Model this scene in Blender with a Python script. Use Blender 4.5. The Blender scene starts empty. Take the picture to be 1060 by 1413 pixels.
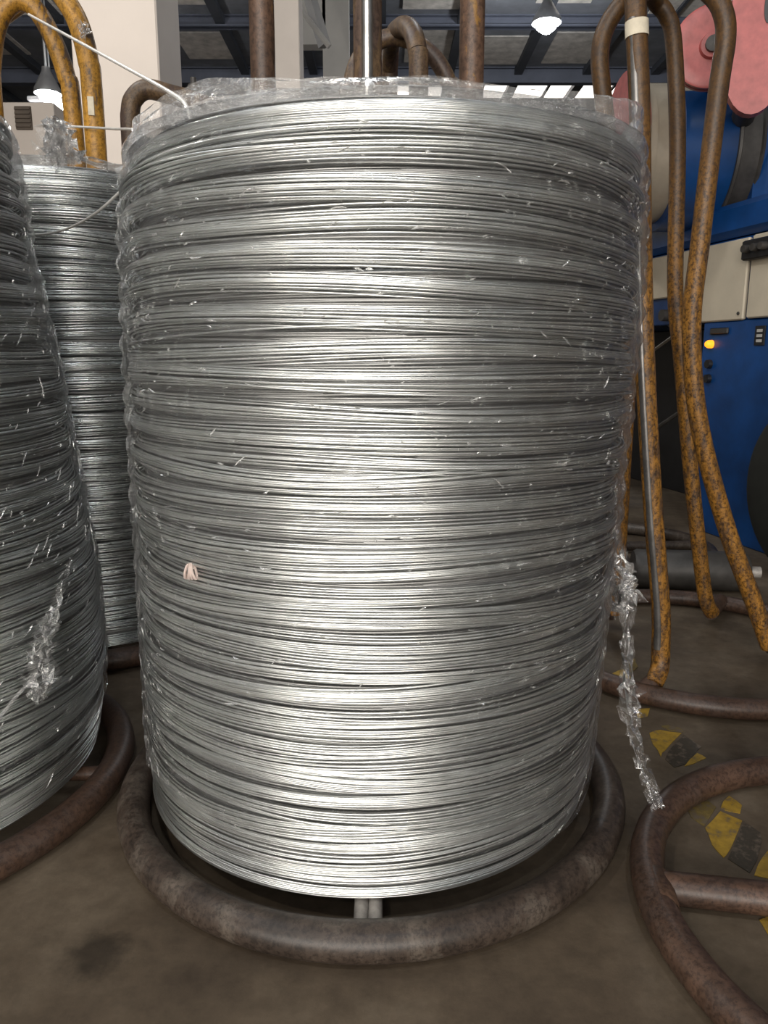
import bpy, math, random
import numpy as np
from mathutils import Vector

rng = np.random.default_rng(11)
random.seed(5)
S = bpy.context.scene
PI = math.pi

# ------------------------------------------------------------------ camera
cam = bpy.data.cameras.new('camera')
cam.sensor_fit = 'HORIZONTAL'
cam.sensor_width = 36.0
cam.lens = 36.0                       # 1060 px focal length over 1060 px of width
cam.clip_start = 0.05
cam.clip_end = 200
camo = bpy.data.objects.new('camera', cam)
S.collection.objects.link(camo)
camo.location = (0, 0, 0.87)
camo.rotation_euler = (math.radians(90 - 11.5), 0, 0)
S.camera = camo

# ------------------------------------------------------------------ world, lights, exposure
w = bpy.data.worlds.new('world')
S.world = w
w.use_nodes = True
w.node_tree.nodes['Background'].inputs[0].default_value = (0.86, 0.92, 1.0, 1)
w.node_tree.nodes['Background'].inputs[1].default_value = 0.13


def area(name, loc, target, sx, sy, power, col):
    l = bpy.data.lights.new(name, 'AREA')
    l.shape = 'RECTANGLE'
    l.size, l.size_y, l.energy, l.color = sx, sy, power, col
    o = bpy.data.objects.new(name, l)
    S.collection.objects.link(o)
    o.location = loc
    o.rotation_euler = (Vector(target) - Vector(loc)).to_track_quat('-Z', 'Y').to_euler()
    return o


area('daylight_of_the_gate', (-1.2, -6.5, 2.1), (0, 1.4, 1.2), 8.6, 3.3, 740, (1.0, 0.945, 0.875))
area('roof_daylight', (-2.2, 2.2, 5.6), (-0.6, 3.0, 0), 2.4, 5.0, 110, (0.93, 0.97, 1.0))

S.view_settings.view_transform = 'Standard'
S.view_settings.look = 'None'
S.view_settings.gamma = 1
S.view_settings.exposure = 0.22
S.view_settings.use_curve_mapping = False
S.cycles.max_bounces = 10
S.cycles.transparent_max_bounces = 16


# ------------------------------------------------------------------ materials
def new_mat(name):
    m = bpy.data.materials.new(name)
    m.use_nodes = True
    nt = m.node_tree
    return m, nt, nt.nodes['Principled BSDF']


def ramp(nt, src, stops):
    r = nt.nodes.new('ShaderNodeValToRGB')
    e = r.color_ramp.elements
    while len(e) < len(stops):
        e.new(0.5)
    for el, (p, c) in zip(e, stops):
        el.position = p
        el.color = (*c, 1)
    nt.links.new(src, r.inputs[0])
    return r.outputs[0]


def noise(nt, scale, detail=5, rough=0.6, vec=None, dist=0.0):
    n = nt.nodes.new('ShaderNodeTexNoise')
    n.inputs['Scale'].default_value = scale
    n.inputs['Detail'].default_value = detail
    n.inputs['Roughness'].default_value = rough
    n.inputs['Distortion'].default_value = dist
    if vec is None:
        t = nt.nodes.new('ShaderNodeTexCoord')
        vec = t.outputs['Object']
    nt.links.new(vec, n.inputs['Vector'])
    return n.outputs['Fac']


def stretched(nt, sx, sy, sz):
    t = nt.nodes.new('ShaderNodeTexCoord')
    m = nt.nodes.new('ShaderNodeMapping')
    m.inputs['Scale'].default_value = (sx, sy, sz)
    nt.links.new(t.outputs['Object'], m.inputs['Vector'])
    return m.outputs['Vector']


def mix(nt, fac, a, b):
    m = nt.nodes.new('ShaderNodeMix')
    m.data_type = 'RGBA'
    for s, v in ((m.inputs[0], fac), (m.inputs[6], a), (m.inputs[7], b)):
        if hasattr(v, 'links'):
            nt.links.new(v, s)
        elif isinstance(v, tuple):
            s.default_value = (*v, 1)
        else:
            s.default_value = v
    return m.outputs[2]


def bump(nt, p, src, strength, dist=0.004):
    b = nt.nodes.new('ShaderNodeBump')
    b.inputs['Strength'].default_value = strength
    b.inputs['Distance'].default_value = dist
    nt.links.new(src, b.inputs['Height'])
    nt.links.new(b.outputs[0], p.inputs['Normal'])


def flat(name, col, rough=0.5, metal=0.0, var=0.25, scale=14, spec=0.5):
    m, nt, p = new_mat(name)
    f = noise(nt, scale)
    lo = tuple(c * (1 - var) for c in col)
    hi = tuple(min(1, c * (1 + var)) for c in col)
    nt.links.new(ramp(nt, f, [(0.3, lo), (0.7, hi)]), p.inputs['Base Color'])
    p.inputs['Roughness'].default_value = rough
    p.inputs['Metallic'].default_value = metal
    p.inputs['Specular IOR Level'].default_value = spec
    bump(nt, p, f, 0.15, 0.002)
    return m


def glow(name, col, strength):
    m, nt, p = new_mat(name)
    p.inputs['Base Color'].default_value = (*col, 1)
    p.inputs['Emission Color'].default_value = (*col, 1)
    p.inputs['Emission Strength'].default_value = strength
    return m


def wire_mat(name, col, rough):
    m, nt, p = new_mat(name)
    f = noise(nt, 9, 4, 0.6, stretched(nt, 1, 1, 14))
    lo = tuple(c * 0.66 for c in col)
    nt.links.new(ramp(nt, f, [(0.3, lo), (0.68, col)]), p.inputs['Base Color'])
    p.inputs['Metallic'].default_value = 1.0
    g = noise(nt, 30, 3, 0.5, stretched(nt, 1, 1, 6))
    mr = nt.nodes.new('ShaderNodeMapRange')
    mr.inputs['To Min'].default_value = rough - 0.10
    mr.inputs['To Max'].default_value = rough + 0.12
    nt.links.new(g, mr.inputs['Value'])
    nt.links.new(mr.outputs[0], p.inputs['Roughness'])
    return m


def worn_pipe(name, paint, dark, share, dark_above=None, scale=16, speck=0.55):
    """paint rubbed down to dark rusty steel; share = how much paint is left; greasy handling wear above a height"""
    m, nt, p = new_mat(name)
    f = noise(nt, scale, 8, 0.72, stretched(nt, 1, 1, 0.35), 0.4)
    d2 = tuple(c * 2.0 for c in dark)
    c = ramp(nt, f, [(1 - share - 0.16, dark), (1 - share - 0.03, d2), (1 - share, tuple(q * 0.6 for q in paint)), (1 - share + 0.12, paint)])
    spots = noise(nt, 120, 3, 0.75)
    sp = ramp(nt, spots, [(0.38, (0.12, 0.10, 0.10)), (0.54, (1, 1, 1))])
    mm = nt.nodes.new('ShaderNodeMix')
    mm.data_type = 'RGBA'
    mm.blend_type = 'MULTIPLY'
    mm.inputs[0].default_value = speck
    nt.links.new(c, mm.inputs[6])
    nt.links.new(sp, mm.inputs[7])
    c = mm.outputs[2]
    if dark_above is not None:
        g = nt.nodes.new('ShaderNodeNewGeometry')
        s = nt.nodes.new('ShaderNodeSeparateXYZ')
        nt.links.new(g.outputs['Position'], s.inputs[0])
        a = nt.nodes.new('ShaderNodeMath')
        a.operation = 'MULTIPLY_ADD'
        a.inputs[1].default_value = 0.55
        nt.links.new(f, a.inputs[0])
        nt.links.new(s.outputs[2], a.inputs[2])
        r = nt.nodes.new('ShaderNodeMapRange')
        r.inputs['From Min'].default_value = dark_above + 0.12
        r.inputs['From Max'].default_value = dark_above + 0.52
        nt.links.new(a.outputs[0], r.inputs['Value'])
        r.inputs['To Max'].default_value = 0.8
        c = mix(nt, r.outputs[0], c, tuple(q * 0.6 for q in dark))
    nt.links.new(c, p.inputs['Base Color'])
    p.inputs['Roughness'].default_value = 0.45
    p.inputs['Specular IOR Level'].default_value = 0.45
    bump(nt, p, f, 0.35, 0.002)
    return m


def film_mat(name, haze=0.05, gloss=0.10, dense=1.0, rough=0.05, dist=0.02):
    m, nt, p = new_mat(name)
    nt.nodes.remove(p)
    out = nt.nodes['Material Output']
    n1 = noise(nt, 26, 4, 0.65, stretched(nt, 1, 1, 1.6), 1.2)
    v = nt.nodes.new('ShaderNodeTexVoronoi')
    v.feature = 'DISTANCE_TO_EDGE'
    v.inputs['Scale'].default_value = 38
    t = nt.nodes.new('ShaderNodeTexCoord')
    nt.links.new(t.outputs['Object'], v.inputs['Vector'])
    ad = nt.nodes.new('ShaderNodeMath')
    ad.operation = 'MULTIPLY_ADD'
    ad.inputs[1].default_value = 0.5
    nt.links.new(v.outputs['Distance'], ad.inputs[0])
    nt.links.new(n1, ad.inputs[2])
    b = nt.nodes.new('ShaderNodeBump')
    b.inputs['Strength'].default_value = 1.0
    b.inputs['Distance'].default_value = dist
    nt.links.new(ad.outputs[0], b.inputs['Height'])
    tr = nt.nodes.new('ShaderNodeBsdfTransparent')
    tr.inputs[0].default_value = (0.985, 0.985, 0.985, 1)
    gl = nt.nodes.new('ShaderNodeBsdfGlossy')
    gl.inputs['Roughness'].default_value = rough
    gl.inputs['Color'].default_value = (1, 1, 1, 1)
    nt.links.new(b.outputs[0], gl.inputs['Normal'])
    di = nt.nodes.new('ShaderNodeBsdfDiffuse')
    di.inputs[0].default_value = (0.85, 0.83, 0.80, 1)
    fr = nt.nodes.new('ShaderNodeFresnel')
    fr.inputs['IOR'].default_value = 1.45
    k = nt.nodes.new('ShaderNodeMath')
    k.operation = 'MULTIPLY_ADD'
    k.use_clamp = True
    k.inputs[1].default_value = dense
    k.inputs[2].default_value = gloss
    nt.links.new(fr.outputs[0], k.inputs[0])
    m1 = nt.nodes.new('ShaderNodeMixShader')
    nt.links.new(k.outputs[0], m1.inputs[0])
    nt.links.new(tr.outputs[0], m1.inputs[1])
    nt.links.new(gl.outputs[0], m1.inputs[2])
    m2 = nt.nodes.new('ShaderNodeMixShader')
    m2.inputs[0].default_value = haze
    nt.links.new(m1.outputs[0], m2.inputs[1])
    nt.links.new(di.outputs[0], m2.inputs[2])
    nt.links.new(m2.outputs[0], out.inputs['Surface'])
    return m


def floor_mat():
    m, nt, p = new_mat('stained_concrete')
    a = noise(nt, 2.2, 9, 0.62)
    b = noise(nt, 26, 6, 0.7)
    c = noise(nt, 0.8, 3, 0.5)
    base = ramp(nt, a, [(0.32, (0.062, 0.044, 0.030)), (0.5, (0.115, 0.085, 0.057)), (0.7, (0.20, 0.157, 0.112))])
    fine = ramp(nt, b, [(0.3, (0.55, 0.55, 0.55)), (0.6, (1, 1, 1))])
    big = ramp(nt, c, [(0.35, (0.65, 0.63, 0.6)), (0.65, (1.1, 1.1, 1.1))])
    out = base
    for s, fac in ((fine, 0.6), (big, 0.9)):
        mm = nt.nodes.new('ShaderNodeMix')
        mm.data_type = 'RGBA'
        mm.blend_type = 'MULTIPLY'
        mm.inputs[0].default_value = fac
        nt.links.new(out, mm.inputs[6])
        nt.links.new(s, mm.inputs[7])
        out = mm.outputs[2]
    # one round oil stain by the near edge
    t = nt.nodes.new('ShaderNodeTexCoord')
    mp = nt.nodes.new('ShaderNodeVectorMath')
    mp.operation = 'DISTANCE'
    mp.inputs[1].default_value = (-0.425, 0.985, 0)
    nt.links.new(t.outputs['Object'], mp.inputs[0])
    ad = nt.nodes.new('ShaderNodeMath')
    ad.operation = 'MULTIPLY_ADD'
    ad.inputs[1].default_value = 0.04
    nt.links.new(b, ad.inputs[0])
    nt.links.new(mp.outputs['Value'], ad.inputs[2])
    st = ramp(nt, ad.outputs[0], [(0.045, (0.45, 0.45, 0.45)), (0.075, (1, 1, 1))])
    mm = nt.nodes.new('ShaderNodeMix')
    mm.data_type = 'RGBA'
    mm.blend_type = 'MULTIPLY'
    mm.inputs[0].default_value = 1
    nt.links.new(out, mm.inputs[6])
    nt.links.new(st, mm.inputs[7])
    nt.links.new(mm.outputs[2], p.inputs['Base Color'])
    p.inputs['Roughness'].default_value = 0.75
    p.inputs['Specular IOR Level'].default_value = 0.25
    bump(nt, p, b, 0.25, 0.003)
    return m


M = {}
M['wire'] = wire_mat('galvanised_wire', (0.90, 0.91, 0.885), 0.33)
M['wire_back'] = wire_mat('galvanised_wire_in_the_second_row', (0.88, 0.90, 0.88), 0.27)
M['wire_left'] = wire_mat('galvanised_wire_in_the_left_coil', (0.86, 0.88, 0.86), 0.33)
M['wire_inner_dark'] = wire_mat('galvanised_wire_gap_shade', (0.42, 0.42, 0.41), 0.45)  # inner wire coloured darker, shade of the gaps put into its colour
M['film'] = film_mat('clear_plastic_film', 0.010, 0.012, 0.75, 0.035, 0.030)
M['film_loose'] = film_mat('loose_crumpled_plastic_film', 0.12, 0.06, 1.2, 0.05, 0.025)
M['glint_crease'] = film_mat('whitish_film_glint_crease', 0.16, 0.25, 1.0, 0.06, 0.01)  # whitened folds that stand in for glints on the film
M['film_tail'] = film_mat('thin_torn_plastic_film', 0.03, 0.02, 1.8, 0.05, 0.02)
M['ring'] = worn_pipe('dark_greasy_steel_pipe', (0.115, 0.09, 0.07), (0.028, 0.020, 0.015), 0.45, None, 9)
M['rust_ring'] = worn_pipe('rusty_brown_steel_pipe', (0.098, 0.055, 0.036), (0.036, 0.022, 0.016), 0.52, None, 9)
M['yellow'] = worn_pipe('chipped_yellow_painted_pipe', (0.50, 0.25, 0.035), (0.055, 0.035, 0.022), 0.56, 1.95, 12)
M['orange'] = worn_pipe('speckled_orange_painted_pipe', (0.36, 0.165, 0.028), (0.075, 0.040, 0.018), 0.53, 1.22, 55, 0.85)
M['brown'] = worn_pipe('dark_brown_rubbed_pipe', (0.17, 0.105, 0.055), (0.045, 0.028, 0.020), 0.5, None, 14)
M['ochre'] = worn_pipe('brown_pipe_with_ochre_paint_left', (0.30, 0.15, 0.03), (0.06, 0.033, 0.02), 0.40, None, 13)
M['bare'] = flat('rubbed_bare_steel', (0.62, 0.60, 0.57), 0.28, 1.0, 0.2, 30)
M['wire_end'] = flat('pale_wire_end', (0.62, 0.60, 0.56), 0.4, 0.3, 0.1, 30)
M['spoke'] = flat('pale_scuffed_steel', (0.34, 0.31, 0.28), 0.5, 0.2, 0.3, 40)
M['grey_pipe'] = flat('grey_rubbed_steel', (0.20, 0.19, 0.18), 0.35, 0.7, 0.35, 25)
M['white'] = flat('cream_white_paint', (0.62, 0.54, 0.47), 0.7, 0, 0.04, 3)
M['greywhite'] = flat('grey_white_paint', (0.42, 0.40, 0.37), 0.7, 0, 0.06, 3)
M['steel_grey'] = flat('grey_painted_brace', (0.30, 0.29, 0.28), 0.6, 0, 0.1, 5)
M['ceil'] = flat('dark_blue_grey_roof_sheet', (0.16, 0.17, 0.19), 0.7, 0, 0.3, 2)
M['purlin'] = flat('dark_roof_steel', (0.045, 0.05, 0.06), 0.6, 0, 0.2, 3)
M['beam'] = flat('slate_blue_roof_beam', (0.075, 0.085, 0.115), 0.6, 0, 0.15, 3)
M['panel_light'] = flat('dusty_translucent_roof_sheet', (0.50, 0.47, 0.43), 0.8, 0, 0.3, 6)
M['sky'] = glow('daylit_roof_pane', (1.0, 0.93, 0.86), 2.2)
M['lamp'] = glow('lit_lamp_bulb', (0.92, 0.97, 1.0), 26)
M['tube_lamp'] = glow('lit_lamp_tube', (1.0, 0.98, 0.94), 6)
M['lamp_body'] = flat('aluminium_lamp_body', (0.5, 0.5, 0.5), 0.35, 0.8, 0.1, 10)
M['blue'] = flat('blue_machine_enamel', (0.004, 0.045, 0.165), 0.33, 0, 0.35, 4)
M['cream'] = flat('cream_machine_panel', (0.52, 0.45, 0.34), 0.5, 0, 0.08, 6)
M['beige'] = flat('beige_drum_face', (0.40, 0.34, 0.26), 0.35, 0.3, 0.15, 6)
M['red'] = flat('salmon_red_paint', (0.37, 0.085, 0.078), 0.4, 0, 0.22, 22)
M['black'] = flat('black_plastic', (0.012, 0.012, 0.013), 0.45, 0, 0.3, 10)
M['guard'] = flat('dark_grey_belt_guard', (0.05, 0.045, 0.04), 0.5, 0.2, 0.3, 20)
M['rubber'] = flat('black_rubber', (0.014, 0.015, 0.012), 0.6, 0, 0.3, 20)
M['amber'] = glow('amber_lit_lamp', (1.0, 0.30, 0.015), 1.5)
M['paper'] = flat('pinkish_paper_tape', (0.72, 0.58, 0.52), 0.8, 0, 0.12, 60)
M['tape'] = flat('cream_tape', (0.62, 0.55, 0.42), 0.7, 0, 0.15, 40)
def mark_mat(name, paint, share):
    m, nt, p = new_mat(name)
    f = noise(nt, 34, 7, 0.7)
    q = tuple(c * 0.7 for c in paint)
    nt.links.new(ramp(nt, f, [(0.36 - share, (0.12, 0.09, 0.062)), (0.47 - share, q), (0.62, paint)]), p.inputs['Base Color'])
    p.inputs['Roughness'].default_value = 0.7
    return m


M['yellow_mark'] = mark_mat('worn_yellow_floor_paint', (0.42, 0.255, 0.028), 0.02)
M['khaki_mark'] = mark_mat('dirty_yellow_floor_paint', (0.20, 0.14, 0.04), -0.05)
M['black_mark'] = mark_mat('worn_black_floor_paint', (0.055, 0.042, 0.026), -0.03)
M['door_blue'] = flat('dull_blue_door_paint', (0.10, 0.15, 0.24), 0.6, 0, 0.1, 4)
M['vent'] = flat('brown_vent_slats', (0.10, 0.075, 0.055), 0.7, 0, 0.2, 8)
M['pane'] = flat('dim_window_glass', (0.12, 0.12, 0.11), 0.15, 0, 0.2, 5)
M['floor'] = floor_mat()


# ------------------------------------------------------------------ helpers
def tag(o, label, cat, group=None, kind=None):
    if label:
        o['label'] = label
    if cat:
        o['category'] = cat
    if group:
        o['group'] = group
    if kind:
        o['kind'] = kind
    return o


def thing(name, loc, label, cat, group=None):
    o = bpy.data.objects.new(name, None)
    o.empty_display_size = 0.1
    S.collection.objects.link(o)
    o.location = loc
    return tag(o, label, cat, group)


def root_loc(p):
    v = Vector((0, 0, 0))
    while p is not None:
        v += p.location
        p = p.parent
    return v


def mesh_obj(name, verts, faces, mat, parent=None, smooth=True):
    """world-space verts; origin goes to the parent's place"""
    me = bpy.data.meshes.new(name)
    v = np.asarray(verts, dtype=np.float32).reshape(-1, 3)
    if parent is not None:
        v = v - np.array(root_loc(parent), dtype=np.float32)
    if isinstance(faces, np.ndarray):
        nf, k = faces.shape
        me.vertices.add(len(v))
        me.vertices.foreach_set('co', v.ravel())
        me.loops.add(nf * k)
        me.loops.foreach_set('vertex_index', faces.ravel().astype(np.int32))
        me.polygons.add(nf)
        me.polygons.foreach_set('loop_start', np.arange(0, nf * k, k, dtype=np.int32))
        me.update(calc_edges=True)
    else:
        me.from_pydata([tuple(map(float, q)) for q in v], [], faces)
    me.polygons.foreach_set('use_smooth', [smooth] * len(me.polygons))
    me.materials.append(mat)
    o = bpy.data.objects.new(name, me)
    S.collection.objects.link(o)
    if parent is not None:
        o.parent = parent
    return o


class MB:
    """collects shapes in world space, links them as one mesh"""

    def __init__(self):
        self.v, self.f = [], []

    def add(self, vs, fs):
        n = len(self.v)
        self.v += [tuple(q) for q in vs]
        self.f += [[i + n for i in f] for f in fs]
        return self

    def box(self, c, size, u=(1, 0, 0), vdir=(0, 1, 0), bev=0.0):
        c, u, vv = Vector(c), Vector(u).normalized(), Vector(vdir).normalized()
        ww = u.cross(vv)
        hx, hy, hz = (s / 2 for s in size)
        b = min(bev, hx * .9, hy * .9, hz * .9)
        if b <= 0:
            P = [c + u * (sx * hx) + vv * (sy * hy) + ww * (sz * hz) for sz in (-1, 1) for sy in (-1, 1) for sx in (-1, 1)]
            return self.add(P, [[0, 2, 3, 1], [4, 5, 7, 6], [0, 1, 5, 4], [2, 6, 7, 3], [0, 4, 6, 2], [1, 3, 7, 5]])
        # bevelled: stacked rounded-rectangle loops
        def loop(ix, iy, z):
            pts = []
            for sx, sy in ((1, 1), (-1, 1), (-1, -1), (1, -1)):
                a = (sx * ix, sy * (iy - b))
                d = (sx * (ix - b), sy * iy)
                pts += [a, d] if sx * sy > 0 else [d, a]
            return [c + u * x + vv * y + ww * z for x, y in pts]
        L = [loop(hx - b * .999, hy - b * .999, -hz), loop(hx, hy, -hz + b), loop(hx, hy, hz - b), loop(hx - b * .999, hy - b * .999, hz)]
        n = 8
        F = [[k * n + i, k * n + (i + 1) % n, (k + 1) * n + (i + 1) % n, (k + 1) * n + i] for k in range(3) for i in range(n)]
        F += [list(range(n))[::-1], list(range(3 * n, 4 * n))]
        return self.add([p for l in L for p in l], F)

    def tube(self, pts, r, sides=14, closed=False, caps=True):
        P = [Vector(p) for p in pts]
        n = len(P)
        T = []
        for i in range(n):
            a = P[(i - 1) % n] if closed or i > 0 else P[i]
            b = P[(i + 1) % n] if closed or i < n - 1 else P[i]
            T.append((b - a).normalized())
        up = Vector((0, 0, 1)) if abs(T[0].z) < 0.9 else Vector((0, 1, 0))
        N = (up - T[0] * up.dot(T[0])).normalized()
        V = []
        for i in range(n):
            N = (N - T[i] * N.dot(T[i])).normalized()
            B = T[i].cross(N)
            rr = r[i] if isinstance(r, (list, tuple)) else r
            V += [P[i] + N * (rr * math.cos(2 * PI * k / sides)) + B * (rr * math.sin(2 * PI * k / sides)) for k in range(sides)]
        F = []
        for i in range(n if closed else n - 1):
            j = (i + 1) % n
            F += [[i * sides + k, i * sides + (k + 1) % sides, j * sides + (k + 1) % sides, j * sides + k] for k in range(sides)]
        if caps and not closed:
            F += [list(range(sides))[::-1], list(range((n - 1) * sides, n * sides))]
        return self.add(V, F)

    def lathe(self, c, axis, prof, sides=40, a0=0.0, a1=2 * PI):
        """prof = [(along axis, radius)]"""
        c, ax = Vector(c), Vector(axis).normalized()
        h = Vector((0, 0, 1)) if abs(ax.z) < 0.9 else Vector((1, 0, 0))
        e1 = (h - ax * h.dot(ax)).normalized()
        e2 = ax.cross(e1)
        full = abs(a1 - a0 - 2 * PI) < 1e-6
        m = sides if full else sides + 1
        V = []
        for (t, r) in prof:
            for k in range(m):
                a = a0 + (a1 - a0) * k / sides
                V.append(c + ax * t + e1 * (max(r, 1e-4) * math.cos(a)) + e2 * (max(r, 1e-4) * math.sin(a)))
        F = []
        for i in range(len(prof) - 1):
            for k in range(sides):
                q = (k + 1) % m
                F.append([i * m + k, i * m + q, (i + 1) * m + q, (i + 1) * m + k])
        return self.add(V, F)

    def plate(self, poly, thick):
        """flat polygon of world points given a thickness vector"""
        n = len(poly)
        t = Vector(thick)
        V = [Vector(p) for p in poly] + [Vector(p) + t for p in poly]
        F = [list(range(n))[::-1], list(range(n, 2 * n))] + [[i, (i + 1) % n, n + (i + 1) % n, n + i] for i in range(n)]
        return self.add(V, F)

    def build(self, name, mat, parent=None, smooth=True, split=True):
        o = mesh_obj(name, self.v, self.f, mat, parent, smooth)
        if smooth and split:
            import bmesh
            bm = bmesh.new()
            bm.from_mesh(o.data)
            bmesh.ops.recalc_face_normals(bm, faces=bm.faces)
            for e in bm.edges:
                if len(e.link_faces) == 2 and e.calc_face_angle(0) > 0.7:
                    e.smooth = False
            bm.to_mesh(o.data)
            bm.free()
        return o


def curve(pts, n=10):
    """Catmull-Rom through the points"""
    P = [Vector(p) for p in pts]
    P = [P[0] * 2 - P[1]] + P + [P[-1] * 2 - P[-2]]
    out = []
    for i in range(1, len(P) - 2):
        a, b, c, d = P[i - 1:i + 3]
        for k in range(n):
            t = k / n
            out.append(0.5 * ((2 * b) + (c - a) * t + (2 * a - 5 * b + 4 * c - d) * t * t + (3 * b - a - 3 * c + d) * t ** 3))
    out.append(P[-2])
    return out


def circle(cx, cy, z, r, n=96, wob=0.0):
    return [(cx + (r + wob * math.sin(3 * t + 1)) * math.cos(t), cy + (r + wob * math.sin(3 * t + 1)) * math.sin(t), z)
            for t in (2 * PI * k / n for k in range(n))]


# ------------------------------------------------------------------ the hall
def struct(name, mb, mat, smooth=False):
    o = mb.build(name, mat, None, smooth)
    o['kind'] = 'structure'
    return o


floor = struct('floor', MB().box((0, 10, -0.05), (40, 40, 0.1)), M['floor'])
ceiling = struct('ceiling', MB().box((0, 14, 5.97), (40, 26, 0.12)), M['ceil'])
wall_back = struct('wall_back', MB().box((0, 24, 3), (40, 0.3, 6)), M['greywhite'])
wall_left = struct('wall_left', MB().box((-12, 12, 3), (0.3, 24, 6)), M['greywhite'])
wall_right = struct('wall_right', MB().box((12, 12, 3), (0.3, 24, 6)), M['greywhite'])

# roof steel: cross beams, purlins and the paler dusty sheets between them
for y, h, n in ((10.6, 0.22, 'cross_beam'), (12.9, 0.16, 'cross_beam'), (15.05, 0.26, 'cross_beam'), (18.6, 0.3, 'cross_beam')):
    mb = MB()
    mb.box((0, y, 5.91 - h + 0.012), (24, 0.16, 0.024))
    mb.box((0, y, 5.91 - h / 2), (24, 0.03, h))
    mb.box((0, y, 5.90), (24, 0.16, 0.02))
    mb.build('cross_beam', M['beam'], ceiling, False)
for k in range(17):
    x = -9.8 + 1.22 * k
    MB().box((x, 14, 5.85), (0.14, 25, 0.11)).build('purlin', M['purlin'], ceiling, False)
for (x, y, sx, sy) in ((-2.9, 14.0, 0.9, 1.1), (-2.9, 11.7, 0.8, 1.5), (-5.3, 12.2, 1.0, 1.2), (-6.6, 11.6, 0.9, 1.0), (-6.5, 13.7, 1.0, 1.3),
                       (1.95, 14.2, 0.9, 1.2), (3.2, 14.1, 0.9, 1.3), (2.6, 11.8, 0.8, 1.2), (4.4, 12.0, 0.9, 1.5), (5.6, 14.0, 0.9, 1.4), (0.7, 11.8, 0.85, 1.6), (0.75, 14.0, 0.8, 1.4)):
    MB().box((x, y, 5.895), (sx, sy, 0.02)).build('roof_sheet', M['panel_light'], ceiling, False)
# strip of daylit roof panes, each between its glazing bars
wn = MB()
for k in range(10):
    wn.box((-0.6 + 0.62 * k, 15.95, 5.885), (0.05, 1.3, 0.06))
window_1 = struct('window_1', wn, M['purlin'])
for k in range(9):
    MB().box((-0.29 + 0.62 * k, 15.95, 5.893), (0.56, 1.25, 0.02)).build('pane', M['sky'], window_1, False)
# two steep daylit strips seen between the pipes on the right
wn = MB()
for k in range(6):
    wn.box((4.35 + 0.36 * k, 11.6, 5.88), (0.05, 2.6, 0.07))
window_2 = struct('window_2', wn, M['purlin'])
for k in range(5):
    MB().box((4.53 + 0.36 * k, 11.6, 5.893), (0.22, 2.5, 0.02)).build('pane', M['panel_light'], window_2, False)

# white square column and the second cream column further back
mb = MB().box((-1.335, 4.42, 2.95), (0.43, 0.46, 5.9), bev=0.008)
column = struct('trim_1', mb, M['white'])
mb = MB().box((-1.00, 8.2, 2.95), (0.40, 0.36, 5.9), bev=0.008)
column2 = struct('trim_2', mb, M['white'])
# grey partition with a dark opening and braces behind the second column
mb = MB()
mb.box((-0.62, 11.0, 2.9), (0.34, 0.2, 5.8))
mb.box((-1.05, 11.0, 5.3), (0.6, 0.2, 1.0))
mb.box((-1.05, 11.0, 2.2), (0.6, 0.2, 4.4))
wall_partition = struct('wall_partition', mb, M['greywhite'])
mb = MB().tube([(-1.05, 9.7, 5.5), (-0.68, 9.7, 4.35)], 0.075, 4)
mb.build('diagonal_brace', M['steel_grey'], wall_partition, False)
mb = MB().tube([(-1.06, 9.3, 4.75), (-0.60, 9.3, 4.2)], 0.03, 8)
mb.build('brace_pipe', M['greywhite'], wall_partition)

# small white cabin at the far left: corner, vent, blue door, window
t = thing('site_cabin', (-4.53, 10.4, 0), 'pale far cabin seen low through the yellow arch at the upper left', 'cabin')
MB().box((-4.53, 10.4, 1.835), (1.6, 2.0, 3.67), bev=0.01).build('cabin_wall', M['white'], t, False)
mb = MB().box((-4.07, 9.385, 3.50), (0.18, 0.03, 0.24))
v = mb.build('vent', M['vent'], t, False)
for k in range(5):
    MB().box((-4.07, 9.36, 3.41 + 0.045 * k), (0.17, 0.02, 0.02)).build('slat', M['vent'], v, False)
t = thing('blue_partition', (-4.35, 11.6, 0), 'dull blue far partition with a small window, beside the pale cabin', 'partition')
MB().box((-4.35, 11.6, 2.05), (1.3, 0.12, 4.1)).build('partition_panel', M['door_blue'], t, False)
fr = MB()
fr.box((-4.55, 11.52, 3.70), (0.05, 0.05, 0.7)).box((-4.22, 11.52, 3.70), (0.05, 0.05, 0.7)).box((-4.385, 11.52, 4.03), (0.38, 0.05, 0.05)).box((-4.385, 11.52, 3.37), (0.38, 0.05, 0.05))
wf = fr.build('window_frame', M['greywhite'], t, False)
MB().box((-4.385, 11.53, 3.70), (0.30, 0.02, 0.64)).build('pane', M['pane'], wf, False)


# ------------------------------------------------------------------ roof lamps
def bay_lamp(x, y, z, label, group=None, power=300, r=0.16, grp=None):
    t = thing('high_bay_lamp', (x, y, z), label, 'lamp', group)
    MB().lathe((x, y, z), (0, 0, 1), [(0.0, r * 1.25), (0.05, r * 1.22), (0.17, r * 0.75), (0.26, r * 0.4), (0.30, 0.05)], 24).build('reflector', M['lamp_body'], t)
    MB().lathe((x, y, z), (0, 0, 1), [(-r * 0.8, 0.0), (-r * 0.72, r * 0.4), (-r * 0.4, r * 0.82), (0.0, r * 0.95), (0.06, r * 0.7)], 20).build('bulb', M['lamp'], t)
    MB().tube([(x, y, z + 0.28), (x, y, 5.91)], 0.018, 8).build('rod', M['lamp_body'], t)
    l = bpy.data.lights.new('bay_lamp_light', 'POINT')
    l.energy = power
    l.color = (0.95, 0.97, 1.0)
    l.shadow_soft_size = 0.15
    o = bpy.data.objects.new('bay_lamp_light', l)
    S.collection.objects.link(o)
    o.location = (x, y, z - r - 0.06)
    return t


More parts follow.
